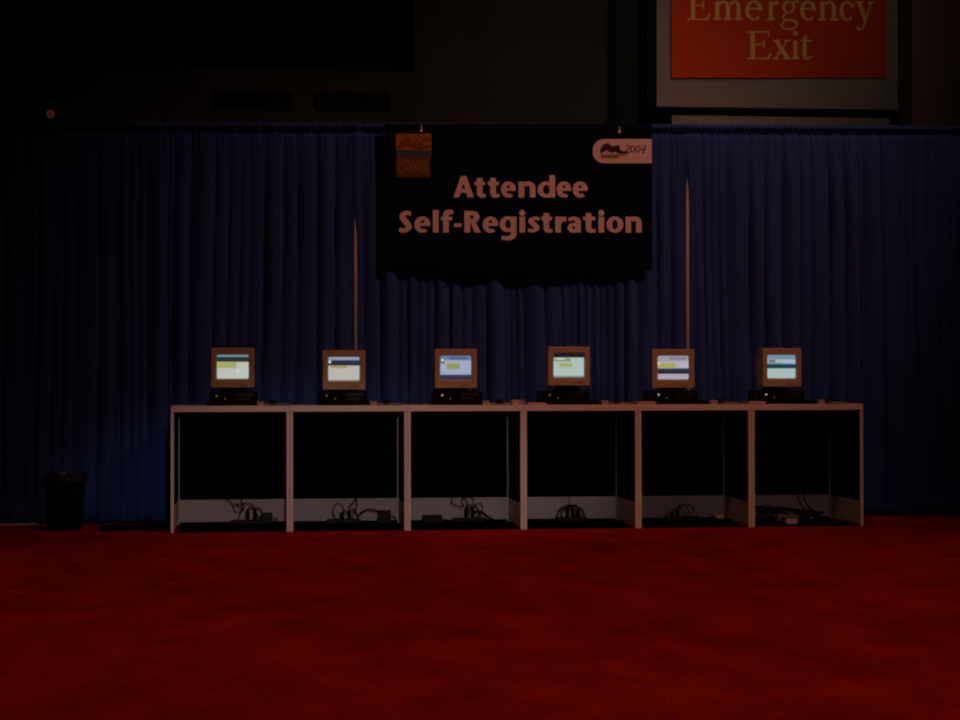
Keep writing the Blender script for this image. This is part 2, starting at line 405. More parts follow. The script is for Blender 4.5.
# ------------------------------------------------------------------ drape, poles
def ztop(x): return 3.628+.0085*x
POLES = [-1.47, 1.608, 4.701]
def pleats(xa, xb, sd):
    """irregular pleats: (start, end, depth) from pole to pole"""
    rng = random.Random(int(sd*100)); out = []; x = xa
    while x < xb:
        w_ = rng.choice((.05, .065, .08, .10, .12, .15, .19))*rng.uniform(.85, 1.15)
        out.append((x, x+w_, rng.uniform(.45, 1.0)*min(.095, .62*w_), rng.uniform(-.4, .4), rng.uniform(.5, 2.5))); x += w_
    return out
def fold(x, z, PL):
    for x0, x1, d, sk, ph in PL:
        if x0 <= x < x1:
            t = (x-x0)/(x1-x0); t = t+sk*t*(1-t)
            return d*(math.sin(PI*t)**.75)*(.8+.2*math.sin(z*1.3*ph+ph*5))-.03
    return -.03
def drape(xa, xb, sd, gl, gr, label):
    """one width of drape from pole to pole; gl/gr = (height where the gap starts, height where it is full, half gap)"""
    def gap(g, z):
        if g is None: return 0.
        t = min(1, max(0, (g[0]-z)/(g[0]-g[1]))); return g[2]*t*t*(3-2*t)
    D_ = [0, .008, .016, .024, .032, .040, .048, .056, .065, .075, .085, .095, .105, .12, .14, .17]; D_ += [.17+(3.6-.17)*((k+1)/34) for k in range(34)]
    nx = int((xb-xa)/.008); nz = len(D_)-1; PL = pleats(xa, xb, sd)
    mb = MB(); V = []
    for j in range(nz+1):
        f = j/nz; row = []
        for i in range(nx+1):
            u = i/nx; x0 = xa+(xb-xa)*u; zt = ztop(x0)
            d = D_[j] if D_[j] < .3 else .17+(zt-.020-.17)*(D_[j]-.17)/3.43   # depth below the top
            z = zt-d
            if f == 1: z += .006*math.sin(x0*23+sd)
            x = x0+0.014*math.sin(z*1.1+x0*3+sd)*min(1, d)*min(1, (x0-xa)/.2)*min(1, (xb-x0)/.2)
            xl = xa+gap(gl, z); xr = xb-gap(gr, z)
            x = xl+(x-xa)/(xb-xa)*(xr-xl); x = min(max(x, xl), xr)
            edge = min(1, (x-xl)/.10)*min(1, (xr-x)/.10)
            amp = .25+.75*min(1, d/.9)
            y = -fold(x0+.012*math.sin(z*.9+sd), z, PL)*amp
            y -= .006*math.sin(x0*2*PI/.052+sd)*math.exp(-d/.25)        # gathers under the heading
            y = y*edge-.036*(1-edge)*(1-max(gap(gl, z)/(gl[2] if gl else 1) if u < .5 else 0, gap(gr, z)/(gr[2] if gr else 1) if u > .5 else 0))
            y -= .040*math.exp(-((d-.030)/.026)**2)-.022*math.exp(-((d-.088)/.02)**2)   # pocket round the rail
            if d < .012: z += .004*math.sin(x0*90+sd)
            row.append(mb.bm.verts.new((x, 1.20+y, z)))
        V.append(row)
    for j in range(nz):
        for i in range(nx):
            mb.bm.faces.new((V[j][i], V[j][i+1], V[j+1][i+1], V[j+1][i]))
    o = mb.build('drape', M['drape'], None, True, .002)
    return tag(o, label, 'drape', 'tall blue drapes on poles')
g1 = (3.16, 2.45, .0140); g2 = (3.46, 2.85, .0160)
drape(-4.50, -1.470, .7, None, None, 'dark blue drape at the far left edge, beyond the steel base plate')
drape(-1.470, 1.608, 2.1, None, g1, 'blue drape left of the banner, behind the two leftmost monitors')
drape(1.608, 4.701, 3.7, g1, g2, 'blue drape between the two pale poles, behind the banner')
drape(4.701, 7.80, 5.2, g2, None, 'blue drape right of the banner, below the red sign')
def pole(x, label):
    t = thing('drape_pole', label, 'pole', (x, 1.216, 0), 0, 'uprights carrying the blue drapes')
    MB().span((-.225, -.235, 0), (.225, .2, .010), .003).build('base_plate', M['plate'], t)
    MB().cyl((0, 0, .010), (0, 0, .09), .026).build('socket', M['steel'], t, True)
    MB().cyl((0, 0, .09), (0, 0, 3.55), .0195).build('upright', M['steel'], t, True)
pole(POLES[0], 'drape upright at far left with its pale base plate beside the trash bin')
pole(POLES[1], 'pale upright in the drape gap left of the banner, behind second monitor')
pole(POLES[2], 'pale upright in the drape gap right of the banner, behind fifth monitor')

# ------------------------------------------------------------------ banner
BX0, BX1, BY = 1.873, 4.345, 1.095
def bz(x): return 3.623+.0125*(x-BX0)
ban = thing('banner', 'dark navy banner reading Attendee Self-Registration hung on the blue drape', 'banner', (BX0, BY, 2.3))
def bl(X, Z, dy=0): return (X-BX0, dy, Z-2.3)
mb = MB(); nx, nz = 60, 30; V = []
for j in range(nz+1):
    row = []
    for i in range(nx+1):
        x = BX0+(BX1-BX0)*i/nx; u = i/nx
        zb = 2.335-.07*math.sin(u*PI)**1.2-.03*u+.008*math.sin(u*19)
        z = bz(x)+(zb-bz(x))*j/nz
        y = .003*math.sin(x*7+z*2)+.012*math.sin(x*9)*max(0, (j/nz-.82)/.18)
        row.append(mb.bm.verts.new(bl(x, z, y)))
    V.append(row)
for j in range(nz):
    for i in range(nx): mb.bm.faces.new((V[j][i], V[j][i+1], V[j+1][i+1], V[j+1][i]))
mb.build('cloth', M['banner'], ban, True, .002)
# picture-sized units -> banner: measured corners of the lettering
def bp(dy):
    def f(px, py):                      # py counts upward from 0 = lower text corner
        s = (px-400)/240; t = py/50
        X = 2.0095+2.2225*s; Z = (2.656+.457*t)*(1-s)+(2.671+.463*t)*s
        return bl(X, Z, dy)
    return f
def up(y): return 230-y
P = Pen()
for ch, a, b in [('A', 452.7, 473.1), ('t', 473.9, 484.8), ('t', 487, 498.6), ('e', 500.1, 514.9), ('n', 517.6, 534.6), ('d', 536.6, 554.3), ('e', 555.7, 570.3), ('e', 571.8, 587)]:
    sans(P, ch, a, b, up(197.6))
P.mesh(bp(-.007)).build('lettering', M['print_white'], ban)
P = Pen()
for ch, a, b in [('S', 398.8, 411.9), ('e', 414, 430), ('l', 432.4, 438.1), ('f', 440.3, 452.7), ('-', 453.4, 460.7), ('R', 463.6, 480.2), ('e', 481.7, 497.2), ('g', 498.6, 515.4), ('i', 518.3, 524.2), ('s', 526.6, 539), ('t', 540.2, 551.6), ('r', 554.3, 565.4), ('a', 566.5, 580.6), ('t', 582.3, 595), ('i', 597.3, 603.9), ('o', 605.8, 622.8), ('n', 625, 641.4)]:
    sans(P, ch, a, b, up(232.6))
P.mesh(bp(-.007)).build('lettering', M['print_white'], ban)
# left logo: orange picture over slate strip over rust block with small words
def px_plate(x0, x1, y0, y1, m, name, parent, dy=-.007):
    f = bp(dy); mb = MB(); mb.poly([f(x0, up(y1)), f(x1, up(y1)), f(x1, up(y0)), f(x0, up(y0))])
    return mb.build(name, m, parent)
lg = px_plate(396, 431, 134, 150.2, M['orange'], 'logo_picture', ban)
f9 = bp(-.009)
P = Pen()
for (x, h, wd_) in [(400, 6, 2.4), (404, 8, 1.6), (407.5, 10, 1.8), (412, 5, 2), (415, 8, 1.5), (419, 4, 3)]: P.rect(x, up(146), x+wd_, up(146)+h*.8)
P.stroke([(396.5, up(147)), (408, up(145)), (418, up(148.5)), (430.5, up(146))], [1.2, 2, 1.4, 2.6])
P.stroke([(423, up(141)), (427, up(139)), (430, up(142))], [1.5, 2.2, 1])
P.mesh(f9).build('figures', M['rust'], lg)
px_plate(396, 431, 150.2, 156.4, M['slate'], 'logo_strip', ban)
lg2 = px_plate(396.3, 430, 156.4, 177.2, M['rust'], 'logo_block', ban)
FONT = {'C': [[(1, .85), (.5, 1), (0, .6), (0, .4), (.5, 0), (1, .15)]], 'H': [[(0, 0), (0, 1)], [(1, 0), (1, 1)], [(0, .5), (1, .5)]],
        'A': [[(0, 0), (.5, 1)], [(.5, 1), (1, 0)], [(.2, .35), (.8, .35)]], 'N': [[(0, 0), (0, 1)], [(0, 1), (1, 0)], [(1, 0), (1, 1)]],
        'G': [[(1, .85), (.5, 1), (0, .6), (0, .4), (.5, 0), (1, .15)], [(1, .1), (1, .48)], [(.6, .48), (1, .48)]],
        'E': [[(0, 0), (0, 1)], [(0, 0), (1, 0)], [(0, .5), (.8, .5)], [(0, 1), (1, 1)]], 'L': [[(0, 0), (0, 1)], [(0, 0), (1, 0)]]}
def word(P, txt, x0, x1, b, h, w):
    n = len(txt); cw = (x1-x0)/n
    for k, ch in enumerate(txt):
        for st in FONT[ch]:
            P.stroke([(x0+cw*(k+.1+.72*u), b+h*v) for u, v in st], w, len(st) > 2)
P = Pen(); word(P, 'CHALLENGE', 398, 429.5, up(163.6), 4.6, .7); word(P, 'CHANGE', 397.6, 429.8, up(172), 6.8, 1.0)
P.mesh(f9).build('words', M['ochre'], lg2)
# right logo: white tag with a rounded left side
f7 = bp(-.007); pts = []
x0, x1, yb, yt, r = 592.2, 651.8, up(163.4), up(139.2), 11.2
pts += [(x1, yb), (x1, yt), (x0+r, yt)]
for k in range(1, 9):
    a = PI/2+PI/2*k/9; pts.append((x0+r+r*math.cos(a), yt-r+r*math.sin(a)))
pts += [(x0, yt-r), (x0, yb+r)]
for k in range(1, 9):
    a = PI+PI/2*k/9; pts.append((x0+r+r*math.cos(a), yb+r+r*math.sin(a)))
pts.append((x0+r, yb))
mb = MB(); mb.poly([f7(*p) for p in pts]); tg = mb.build('logo_tag', M['print_white'], ban)
P = Pen()
P.stroke([(600, up(153)), (603, up(149)), (607, up(147)), (611, up(150)), (616, up(148.5)), (619, up(152)), (628, up(153))], [2, 6, 6.5, 5.5, 6, 4, 1.5])
P.arc(607.3, up(143.8), 1.1, 1.1, 0, 360, 1.1, 1.1, 10)
P.mesh(f9).build('emblem', M['plum'], tg)
P = Pen(); P.rect(600.5, up(158.2), 618.5, up(156)); P.rect(600, up(155.6), 627, up(154.6)); P.mesh(f9).build('underline', M['ochre'], tg)
P = Pen()
P.stroke([(616, up(152.5)), (617.5, up(146)), (619, up(146.5)), (618, up(152))], .8)
P.mesh(f9).build('swash', M['ink'], tg)
P = Pen()
P.stroke([(625.2, up(147)), (628, up(145.4)), (629.6, up(147.6)), (625, up(152.3)), (630, up(151.8))], 1.0)
P.arc(632.6, up(149), 2.4, 3.6, 0, 360, 1.0, .9, 16); P.arc(637.6, up(149), 2.4, 3.6, 0, 360, 1.0, .9, 16)
P.stroke([(643, up(145.2)), (640.4, up(150)), (646, up(150))], 1.0, False); P.stroke([(645.8, up(145)), (642.6, up(153.6))], 1.2, False)
P.mesh(f9).build('lettering', M['ink'], tg)
def hook(px, py, label):
    f = bp(0); p = f(px, up(py)); w_ = Vector(p)+Vector((BX0, BY, 2.3))
    t = thing('banner_hook', label, 'hook', w_, 0, 'hooks holding up the banner')
    MB().tube([(0, .05, .025), (0, .0, .035), (0, -.012, .02), (0, -.014, .0), (0, -.006, -.016)], .004).build('wire', M['plate'], t, True)
    MB().cyl((0, -.004, -.012), (0, -.018, -.012), .014).build('clip', M['plate'], t)
hook(421, 129.5, 'small metal hook on the banner top above the orange logo')
hook(619, 130.5, 'small metal hook on the banner top above the white logo tag')

# ------------------------------------------------------------------ red sign on the bulkhead
sg = thing('exit_sign', 'large red Emergency Exit sign board on the grey bulkhead', 'sign', (5.136, 4.0, 4.55))
def sp_(dy):
    def f(px, py):                      # py upward from 0 = picture row 70
        s = (px-690)/180; t = py/50
        X = 5.347+2.0065*s; Z = (4.646+.543*t)*(1-s)+(4.678+.548*t)*s
        return (X-5.136, dy, Z-4.55)
    return f
mb = MB(); f0 = sp_(-.001); f1 = sp_(-.045)
c = [(671, -8.2), (885.5, -8.6), (885.5, 97), (671, 97)]
mb.loft([[f0(*p) for p in c], [f1(*p) for p in c]]).build('board', M['sign'], sg)
P = Pen()
bl1 = [('E', 686.4, 709.7), ('m', 711.6, 741.4), ('e', 743.8, 761), ('r', 764.4, 777.6), ('g', 778.6, 797.2), ('e', 798.5, 814.6), ('n', 816.4, 836.6), ('c', 838, 853.4), ('y', 854, 873)]
for k, (ch, a, b) in enumerate(bl1): serif(P, ch, a, b, 70-20.8-.7*k/8)
P.mesh(sp_(-.050)).build('lettering', M['sign_text'], sg)
P = Pen()
for ch, a, b in [('E', 745.6, 770.1), ('x', 771, 789), ('i', 790.2, 797), ('t', 798.8, 810.6)]: serif(P, ch, a, b, 70-60)
P.mesh(sp_(-.050)).build('lettering', M['sign_text'], sg)

# ------------------------------------------------------------------ counters
H, DEP, LG = 1.07, .98, .027
ORD = ['leftmost', 'second from the left', 'third from the left', 'third from the right', 'second from the right', 'rightmost']
def counter():
    t = thing('registration_counter', None, 'counter', (0, 0, 0), 0, 'white counters in one row')
    MB().span((.001, 0, H-.052), (.999, DEP, H), .003).build('countertop', M['white'], t)
    for x in (.001, .999-LG):
        for y in (.002, DEP-LG):
            MB().span((x, y, 0), (x+LG, y+LG, H-.0525), .002).build('leg', M['leg'], t)
    y1 = DEP-LG+.006
    MB().span((LG+.002, y1, .2215), (1-LG-.002, y1+.012, H-.053)).build('back_panel', M['black_panel'], t)
    MB().span((LG+.002, y1, .022), (1-LG-.002, y1+.012, .2205)).build('kick_board', M['kick'], t)
    MB().span((LG+.02, .03, .001), (1-LG-.02, y1-.001, .016)).build('base_panel', M['black_panel'], t)
    for x in (.006, 1-.006-.012):
        MB().span((x, LG+.003, .2215), (x+.012, DEP-LG-.001, H-.053)).build('side_panel', M['black_panel'], t)
        MB().span((x, LG+.003, .022), (x+.012, DEP-LG-.001, .2205)).build('side_kick_board', M['kick'], t)
    return t
proto = counter()
CL = ['white-topped counter at the left end of the row, nearest the trash bin',
      'white-topped counter, second from the left, with an arching black cable underneath',
      'white-topped counter, third from the left, below the left half of the banner',
      'white-topped counter, fourth from the left, with a coiled black cable underneath',
      'white-topped counter, second from the right, with a small pale dome underneath',
      'white-topped counter at the right end of the row, with a pale box underneath']
for k in range(6):
    c = proto if k == 0 else copy_tree(proto)
    c.location = (k, 0, 0); c['label'] = CL[k]

# ------------------------------------------------------------------ monitors
def rrect(w, h, r, y, n=5, cz=0):
    pts = []
    for (sx, sz, a0) in ((1, 1, 0), (-1, 1, 90), (-1, -1, 180), (1, -1, 270)):
        for k in range(n+1):
            a = math.radians(a0+90*k/n); pts.append((sx*(w/2-r)+r*math.cos(a), y, cz+sz*(h/2-r)+r*math.sin(a)))
    return pts
DG = (14, 12, 16)
SCR = [
 ([(0, (118, 146, 146)), (.09, (22, 52, 62)), (.20, (60, 44, 26)), (.30, (192, 198, 190)), (1.0, (150, 150, 150))],
  [(0, .62, .32, .55, (170, 172, 96)), (.655, .685, .60, .73, (240, 245, 240))]),
 ([(0, (150, 158, 176)), (.13, (34, 52, 90)), (.27, (38, 32, 28)), (.36, (188, 186, 178)), (.97, (110, 104, 118))],
  [(.06, .60, .37, .46, (164, 150, 62)), (.02, .075, .14, .26, (250, 250, 255))]),
 ([(0, (112, 126, 164)), (.19, (166, 172, 198)), (.80, (44, 56, 86)), (.97, (40, 36, 44))],
  [(.20, .62, .33, .56, (150, 152, 84)), (.0, .13, .10, .32, (18, 40, 40)), (.035, .10, .13, .25, (240, 255, 250)), (.30, .9, .05, .16, (84, 96, 132))]),
 ([(0, (30, 22, 32)), (.18, (176, 196, 190)), (.95, (120, 158, 176))],
  [(.0, .56, .22, .34, (132, 148, 104)), (.19, .60, .42, .58, (168, 172, 100)), (.08, .36, .21, .27, (206, 214, 204))]),
 ([(0, (164, 158, 172)), (.25, (186, 180, 192)), (.53, (28, 56, 88)), (.64, (48, 36, 32)), (.77, (176, 170, 190))],
  [(.0, .58, .30, .53, (172, 168, 92)), (.0, .05, .28, .38, (255, 240, 215)), (.38, .95, .06, .16, (128, 122, 146))]),
 ([(0, (116, 148, 162)), (.20, (168, 190, 198)), (.385, (52, 92, 96)), (.44, (24, 52, 82)), (.53, (56, 52, 44)), (.58, (168, 194, 192))],
  [(.05, .28, .22, .32, (96, 100, 106)), (.0, .56, .35, .40, (70, 112, 84)), (.58, 1., .40, .5, (24, 66, 118))]),
]
SCRL = ['beige box monitor at the left end, white page below a thin dark teal band',
        'beige box monitor, second from left, standing before the left drape pole',
        'beige box monitor, third from left, pale blue page with white dot in corner',
        'beige box monitor, fourth from left, black band above its pale green page',
        'beige box monitor, second from right, standing before the right drape pole',
        'beige box monitor at the right end, pale page split by one dark band']
MON = [(.5135, 1.3945, 0, 0), (1.47, 1.375, 0, 0), (2.4445, 1.386, 0, 0), (3.4425, 1.406, 0, 0), (4.371, 1.384, .22, .020), (5.357, 1.392, -.15, 0)]
W_, H_ = .369, .343
PC_TOP = 1.07+.118
def monitor(k):
    x, zc, rz, ry = MON[k]
    z0 = PC_TOP+.001
    t = thing('crt_monitor', SCRL[k], 'monitor', (x, .30, z0), -rz, 'beige box monitors')
    c = zc-z0                                                    # centre of the front above the base
    sx, sz = .264, .199; so = .009                               # picture size, raised above centre
    mb = MB(); n = 5
    rings = [rrect(W_, H_, .012, .095, n, c), rrect(W_, H_, .012, .004, n, c), rrect(W_-.008, H_-.008, .010, 0, n, c),
             rrect(sx+.026, sz+.028, .014, .002, n, c+so), rrect(sx+.004, sz+.006, .010, .020, n, c+so)]
    mb.loft(rings, False); bz_ = mb.build('bezel', M['beige'], t)
    bt = MB()
    for q in range(3): bt.span((.045+q*.03, -.003, c-H_/2+.020), (.062+q*.03, .003, c-H_/2+.028), .001)
    bt.build('control_buttons', M['beige_dark'], bz_)
    mb = MB(); nx_, nz_ = 16, 12; vs = []
    for j in range(nz_+1):
        for i in range(nx_+1):
            u, v = i/nx_, j/nz_
            y = .014+.010*((2*u-1)**2+(2*v-1)**2)/2
            vs.append(mb.bm.verts.new(((u-.5)*(sx+.006), y, c+so+(v-.5)*(sz+.008))))
    uvl = mb.bm.loops.layers.uv.new('UVMap')
    for j in range(nz_):
        for i in range(nx_):
            f = mb.bm.faces.new((vs[j*(nx_+1)+i], vs[j*(nx_+1)+i+1], vs[(j+1)*(nx_+1)+i+1], vs[(j+1)*(nx_+1)+i]))
            for lp, (u, v) in zip(f.loops, ((i, j), (i+1, j), (i+1, j+1), (i, j+1))): lp[uvl].uv = (u/nx_, v/nz_)
    s = mb.build('screen', screen_mat('screen_page_%s' % 'abcdef'[k], *SCR[k]), t, True)
    MB().loft([rrect(W_-.012, H_-.012, .012, .0955, n, c), rrect(W_-.03, H_-.03, .02, .15, n, c), rrect(.27, .25, .03, .24, n, c+.01), rrect(.2, .19, .03, .37, n, c+.01)]).build('tube_housing', M['beige'], t)
    lo = c-H_/2
    sw = MB(); sw.loft([[(rr*math.cos(a), .16+rr*.9*math.sin(a), z) for a in [2*PI*q/24 for q in range(24)]] for rr, z in ((.125, 0), (.122, .012), (.10, lo*.75), (.10, lo+.012))])
    sw.build('swivel_base', M['blackp'], t, False)
    if ry: t.rotation_euler[1] = 0; bz_.rotation_euler[1] = ry*0
    return t
for k in range(6): monitor(k)

# ------------------------------------------------------------------ desktop computers
POWER = [glow('power_light_dim', (1., .72, .5), .09), glow('power_light_bright', (1., .74, .42), .45)]
DRIVE = glow('drive_light', (1., .55, .25), .09)
def pc():
    t = thing('desktop_computer', None, 'computer', (0, 0, 0), 0, 'flat black desktop computers under the monitors')
    MB().span((-.205, .02, .012), (.205, .43, .118), .004).build('case', M['blackp'], t)
    fp = MB().span((-.207, 0, .010), (.207, .02, .118), .004).build('front_panel', M['blackd'], t)
    MB().span((.02, -.003, .075), (.17, .001, .108), .001).build('disc_drive', M['greyp'], fp)
    MB().span((.03, -.003, .045), (.14, .001, .066), .001).build('floppy_drive', M['greyp'], fp)
    MB().cyl((-.145, -.006, .084), (-.145, .001, .084), .0085).build('power_light', POWER[0], fp)
    MB().cyl((-.072, -.005, .056), (-.072, .001, .056), .0065, seg=10).build('drive_light', DRIVE, fp)
    for x in (-.17, .17):
        for y in (.05, .39): MB().cyl((x, y, 0), (x, y, .013), .014).build('foot', M['blackd'], t)
    return t
PCX = [.522, 1.464, 2.465, 3.41, 4.376, 5.344]
pr0 = pc()
NAMES = ['the leftmost monitor', 'the monitor second from left', 'the monitor third from left', 'the monitor fourth from left', 'the monitor second from right', 'the rightmost monitor']
for k in range(6):
    o = pr0 if k == 0 else copy_tree(pr0)
    o.location = (PCX[k], .262, H); o['label'] = 'flat black desktop computer lying under '+NAMES[k]
    for fp in [q for q in o.children if q.name.startswith('front_panel')]:
        for q in fp.children:
            if q.name.startswith('power_light'):
                if k in (2, 4, 5):
                    q.data = q.data.copy(); q.data.materials.clear(); q.data.materials.append(POWER[1])

# ------------------------------------------------------------------ keyboards, readers, pads, mice, papers
def keyboard():
    t = thing('keyboard', None, 'keyboard', (0, 0, 0), 0, 'black keyboards on the counters')
    mb = MB(); mb.loft([[(-.222, 0, z0), (.222, 0, z0), (.222, .155, z1), (-.222, .155, z1)] for z0, z1 in ((0, 0), (.012, .024))]); mb.build('case', M['blackp'], t)
    ks = MB()
    for r in range(5):
        for q in range(15):
            ks.box((-.20+q*.0205, .022+r*.027, .0185+.0021*r), (.017, .02, .011))
        for q in range(5): ks.box((.125+q*.0205, .022+r*.027, .0185+.0021*r), (.017, .02, .011))
    ks.build('keys', M['blackd'], t)
    MB().tube([(0.02, .15, .010), (.03, .17, .006), (.028, .2, .005)], .004, 6).build('cord', M['blackd'], t, True)
    return t
KBX = [.513, 1.457, 2.434, 3.459, 4.409, 5.38]
k0 = keyboard()
for k in range(6):
    o = k0 if k == 0 else copy_tree(k0)
    o.location = (KBX[k], .045, H); o['label'] = 'black keyboard in front of '+NAMES[k]
def reader():
    t = thing('card_reader', None, 'card reader', (0, 0, 0), 0, 'small beige card readers')
    MB().span((-.028, 0, 0), (.028, .095, .020), .004).build('base', M['beige'], t)
    MB().span((-.028, .0, .0205), (-.006, .095, .036), .003).build('rail', M['beige'], t)
    MB().span((.006, .0, .0205), (.028, .095, .036), .003).build('rail', M['beige'], t)
    return t
def mouse_pad():
    t = thing('mouse_pad', None, 'mouse pad', (0, 0, 0), 0, 'pale mouse pads on the counters')
    MB().span((-.108, 0, 0), (.108, .19, .007), .001).build('rubber_base', M['blackd'], t)
    mb = MB(); mb.loft([[(-.107, .002, .0072), (.107, .002, .0072), (.107, .188, .0072), (-.107, .188, .0072)], [(-.107, .002, .009), (.107, .002, .009), (.107, .188, .016), (-.107, .188, .016)]]); mb.build('cloth_top', M['pad'], t)
    return t
def mouse():
    t = thing('computer_mouse', None, 'mouse', (0, 0, 0), 0, 'black computer mice on the pads')
    rings = []
    for s_, z in ((.92, 0), (1, .007), (.96, .018), (.72, .030), (.3, .036)):
        rings.append([(.031*s_*math.cos(a), .055*s_*math.sin(a)+.004*(1-s_), z) for a in [2*PI*q/20 for q in range(20)]])
    MB().loft(rings).build('shell', M['blackp'], t, True)
    for sx in (-1, 1): MB().ball((sx*.012, -.026, .022), (.018, .036, .016), 12, 8).build('button', M['blackd'], t, True)
    MB().tube([(0, .05, .012), (.004, .075, .010), (-.03, .12, .014), (-.04, .16, .014)], .002, 6).build('cord', M['blackd'], t, True)
    return t
CN = ['the leftmost counter', 'the counter second from left', 'the counter third from left', 'the counter fourth from left', 'the counter second from right', 'the rightmost counter']
r0, p0, m0 = reader(), mouse_pad(), mouse()
RX = [.752, 1.714, 2.679, 3.718, 4.682, 5.640]; PX = [.892, 1.853, 2.812, 3.866, 4.826, 5.785]; MX = [.858, 1.834, 2.81, 3.84, 4.766, 5.712]
for k in range(6):
    a = r0 if k == 0 else copy_tree(r0); a.location = (RX[k], .05, H); a['label'] = 'small beige card reader beside the keyboard on '+CN[k]
    a = p0 if k == 0 else copy_tree(p0); a.location = (PX[k], .06, H); a['label'] = 'pale mouse pad with dark edge on '+CN[k]
    a = m0 if k == 0 else copy_tree(m0); a.location = (MX[k], .135, H+.0152); a['label'] = 'black computer mouse on the pad of '+CN[k]
def papers(x, y, w_, d, n, rz, label):
    t = thing('paper_pile', label, 'paper', (x, y, H), rz, 'low piles of pale paper')
    for q in range(n):
        MB().box((random.uniform(-.004, .004), d/2+random.uniform(-.004, .004), .0035+q*.0062), (w_, d, .006), 0, Matrix.Rotation(random.uniform(-.03, .03), 3, 'Z').to_quaternion()).build('sheaf', M['paper'], t)
papers(3.130, .05, .155, .22, 3, 0, 'low pale paper pile left of the fourth keyboard')
papers(4.085, .05, .150, .22, 4, .02, 'low pale paper pile left of the keyboard second from right')
papers(5.066, .05, .150, .22, 4, -.02, 'low pale paper pile left of the rightmost keyboard')
bx = thing('card_box', 'small pale box where third and fourth counters meet', 'box', (3.035, .60, H), .1)
MB().span((-.055, 0, 0), (.055, .1, .026), .002).build('tray', M['paper'], bx)
MB().span((-.057, -.002, .0265), (.057, .102, .038), .002).build('lid', M['paper'], bx)

# ------------------------------------------------------------------ under the counters
FZ = .0165                                   # top of the black base panels
def cable(pts, r, label):
    r *= .62
    rise = lambda p: [(p[0], .86, .55), (p[0], .925, 1.005)]     # up the back panel to the computers
    if pts[0][2] > .26: pts = rise(pts[0])[::-1]+pts
    if pts[-1][2] > .26: pts = pts+rise(pts[-1])
    pts = [(x, y, max(z, FZ+r+.001)) for x, y, z in pts]
    return tag(MB().tube(pts, r).build('cable', M['cord'], None, True), label, 'cable', 'loose black cables under the counters')
def strip(x, y, rz, plugs, label, ln=.34):
    t = thing('power_strip', label, 'power strip', (x, y, FZ), rz, 'black power strips under the counters')
    MB().span((-ln/2, -.028, 0), (ln/2, .028, .042), .006).build('body', M['blackp'], t)
    for (px_, h) in plugs:
        p = MB().span((px_-.016, -.016, .0425), (px_+.016, .016, .042+h), .005).build('plug', M['blackd'], t)
        MB().tube([(px_, 0, .041+h), (px_+.01, .01, .06+h), (px_+.05, .04, .05+h), (px_+.09, .07, .01)], .005, 6).build('plug_cord', M['blackd'], p, True)
def brick(x, y, rz, d, label):
    t = thing('power_adapter', label, 'power adapter', (x, y, FZ), rz, 'black power adapters under the counters')
    MB().span((-d[0]/2, -d[1]/2, 0), (d[0]/2, d[1]/2, d[2]), .006).build('body', M['blackp'], t)
    MB().tube([(d[0]/2-.004, 0, d[2]*.5), (d[0]/2+.03, .02, d[2]*.5), (d[0]/2+.055, .06, .012), (d[0]/2+.05, .12, .008)], .005, 6).build('cord', M['blackd'], t, True)
    for q in range(4): pass
# bay 1
cable([(.44, .72, .27), (.47, .70, .23), (.51, .70, .19), (.52, .69, .145), (.565, .70, .125), (.60, .71, .155), (.585, .70, .19), (.53, .70, .195), (.58, .69, .165), (.57, .68, .11), (.545, .67, .05), (.52, .64, .012), (.40, .60, .010)], .0075, 'thin looped cable against white board under the leftmost counter')
cable([(.58, .73, .28), (.585, .72, .2), (.63, .71, .205), (.68, .70, .19), (.695, .70, .15), (.72, .69, .10), (.76, .66, .05), (.80, .60, .012), (.9, .55, .01)], .0075, 'thin sagging cable right of the loop under the leftmost counter')
strip(.655, .70, .05, [(-.02, .085), (.045, .08)], 'black power strip with two upright plugs under the leftmost counter')
brick(.80, .66, 0, (.10, .07, .105), 'black power adapter beside the strip under the leftmost counter')
# bay 2
cable([(1.47, .70, .04), (1.40, .70, .07), (1.385, .70, .14), (1.41, .70, .19), (1.445, .70, .20), (1.475, .70, .16), (1.485, .70, .10), (1.47, .68, .02)], .006, 'thin round cable loop under the second counter from left')
cable([(1.52, .71, .05), (1.525, .71, .12), (1.53, .70, .165), (1.56, .71, .20), (1.585, .72, .235), (1.60, .72, .28)], .008, 'thin rising cable under the second counter from left')
cable([(1.585, .70, .29), (1.592, .70, .23), (1.597, .70, .17), (1.57, .70, .12), (1.56, .69, .07), (1.58, .66, .02)], .008, 'thin hanging cable beside the rising one under second counter')
cable([(1.585, .68, .012), (1.60, .68, .075), (1.65, .69, .125), (1.71, .70, .142), (1.77, .70, .125), (1.80, .70, .10), (1.82, .69, .06)], .010, 'thick arching black cable under the second counter from left')
strip(1.48, .68, -.03, [(-.02, .05), (.05, .06)], 'black power strip below the cable loops under second counter', .30)
brick(1.838, .68, 0, (.115, .08, .115), 'black power adapter at the foot of the arching cable')
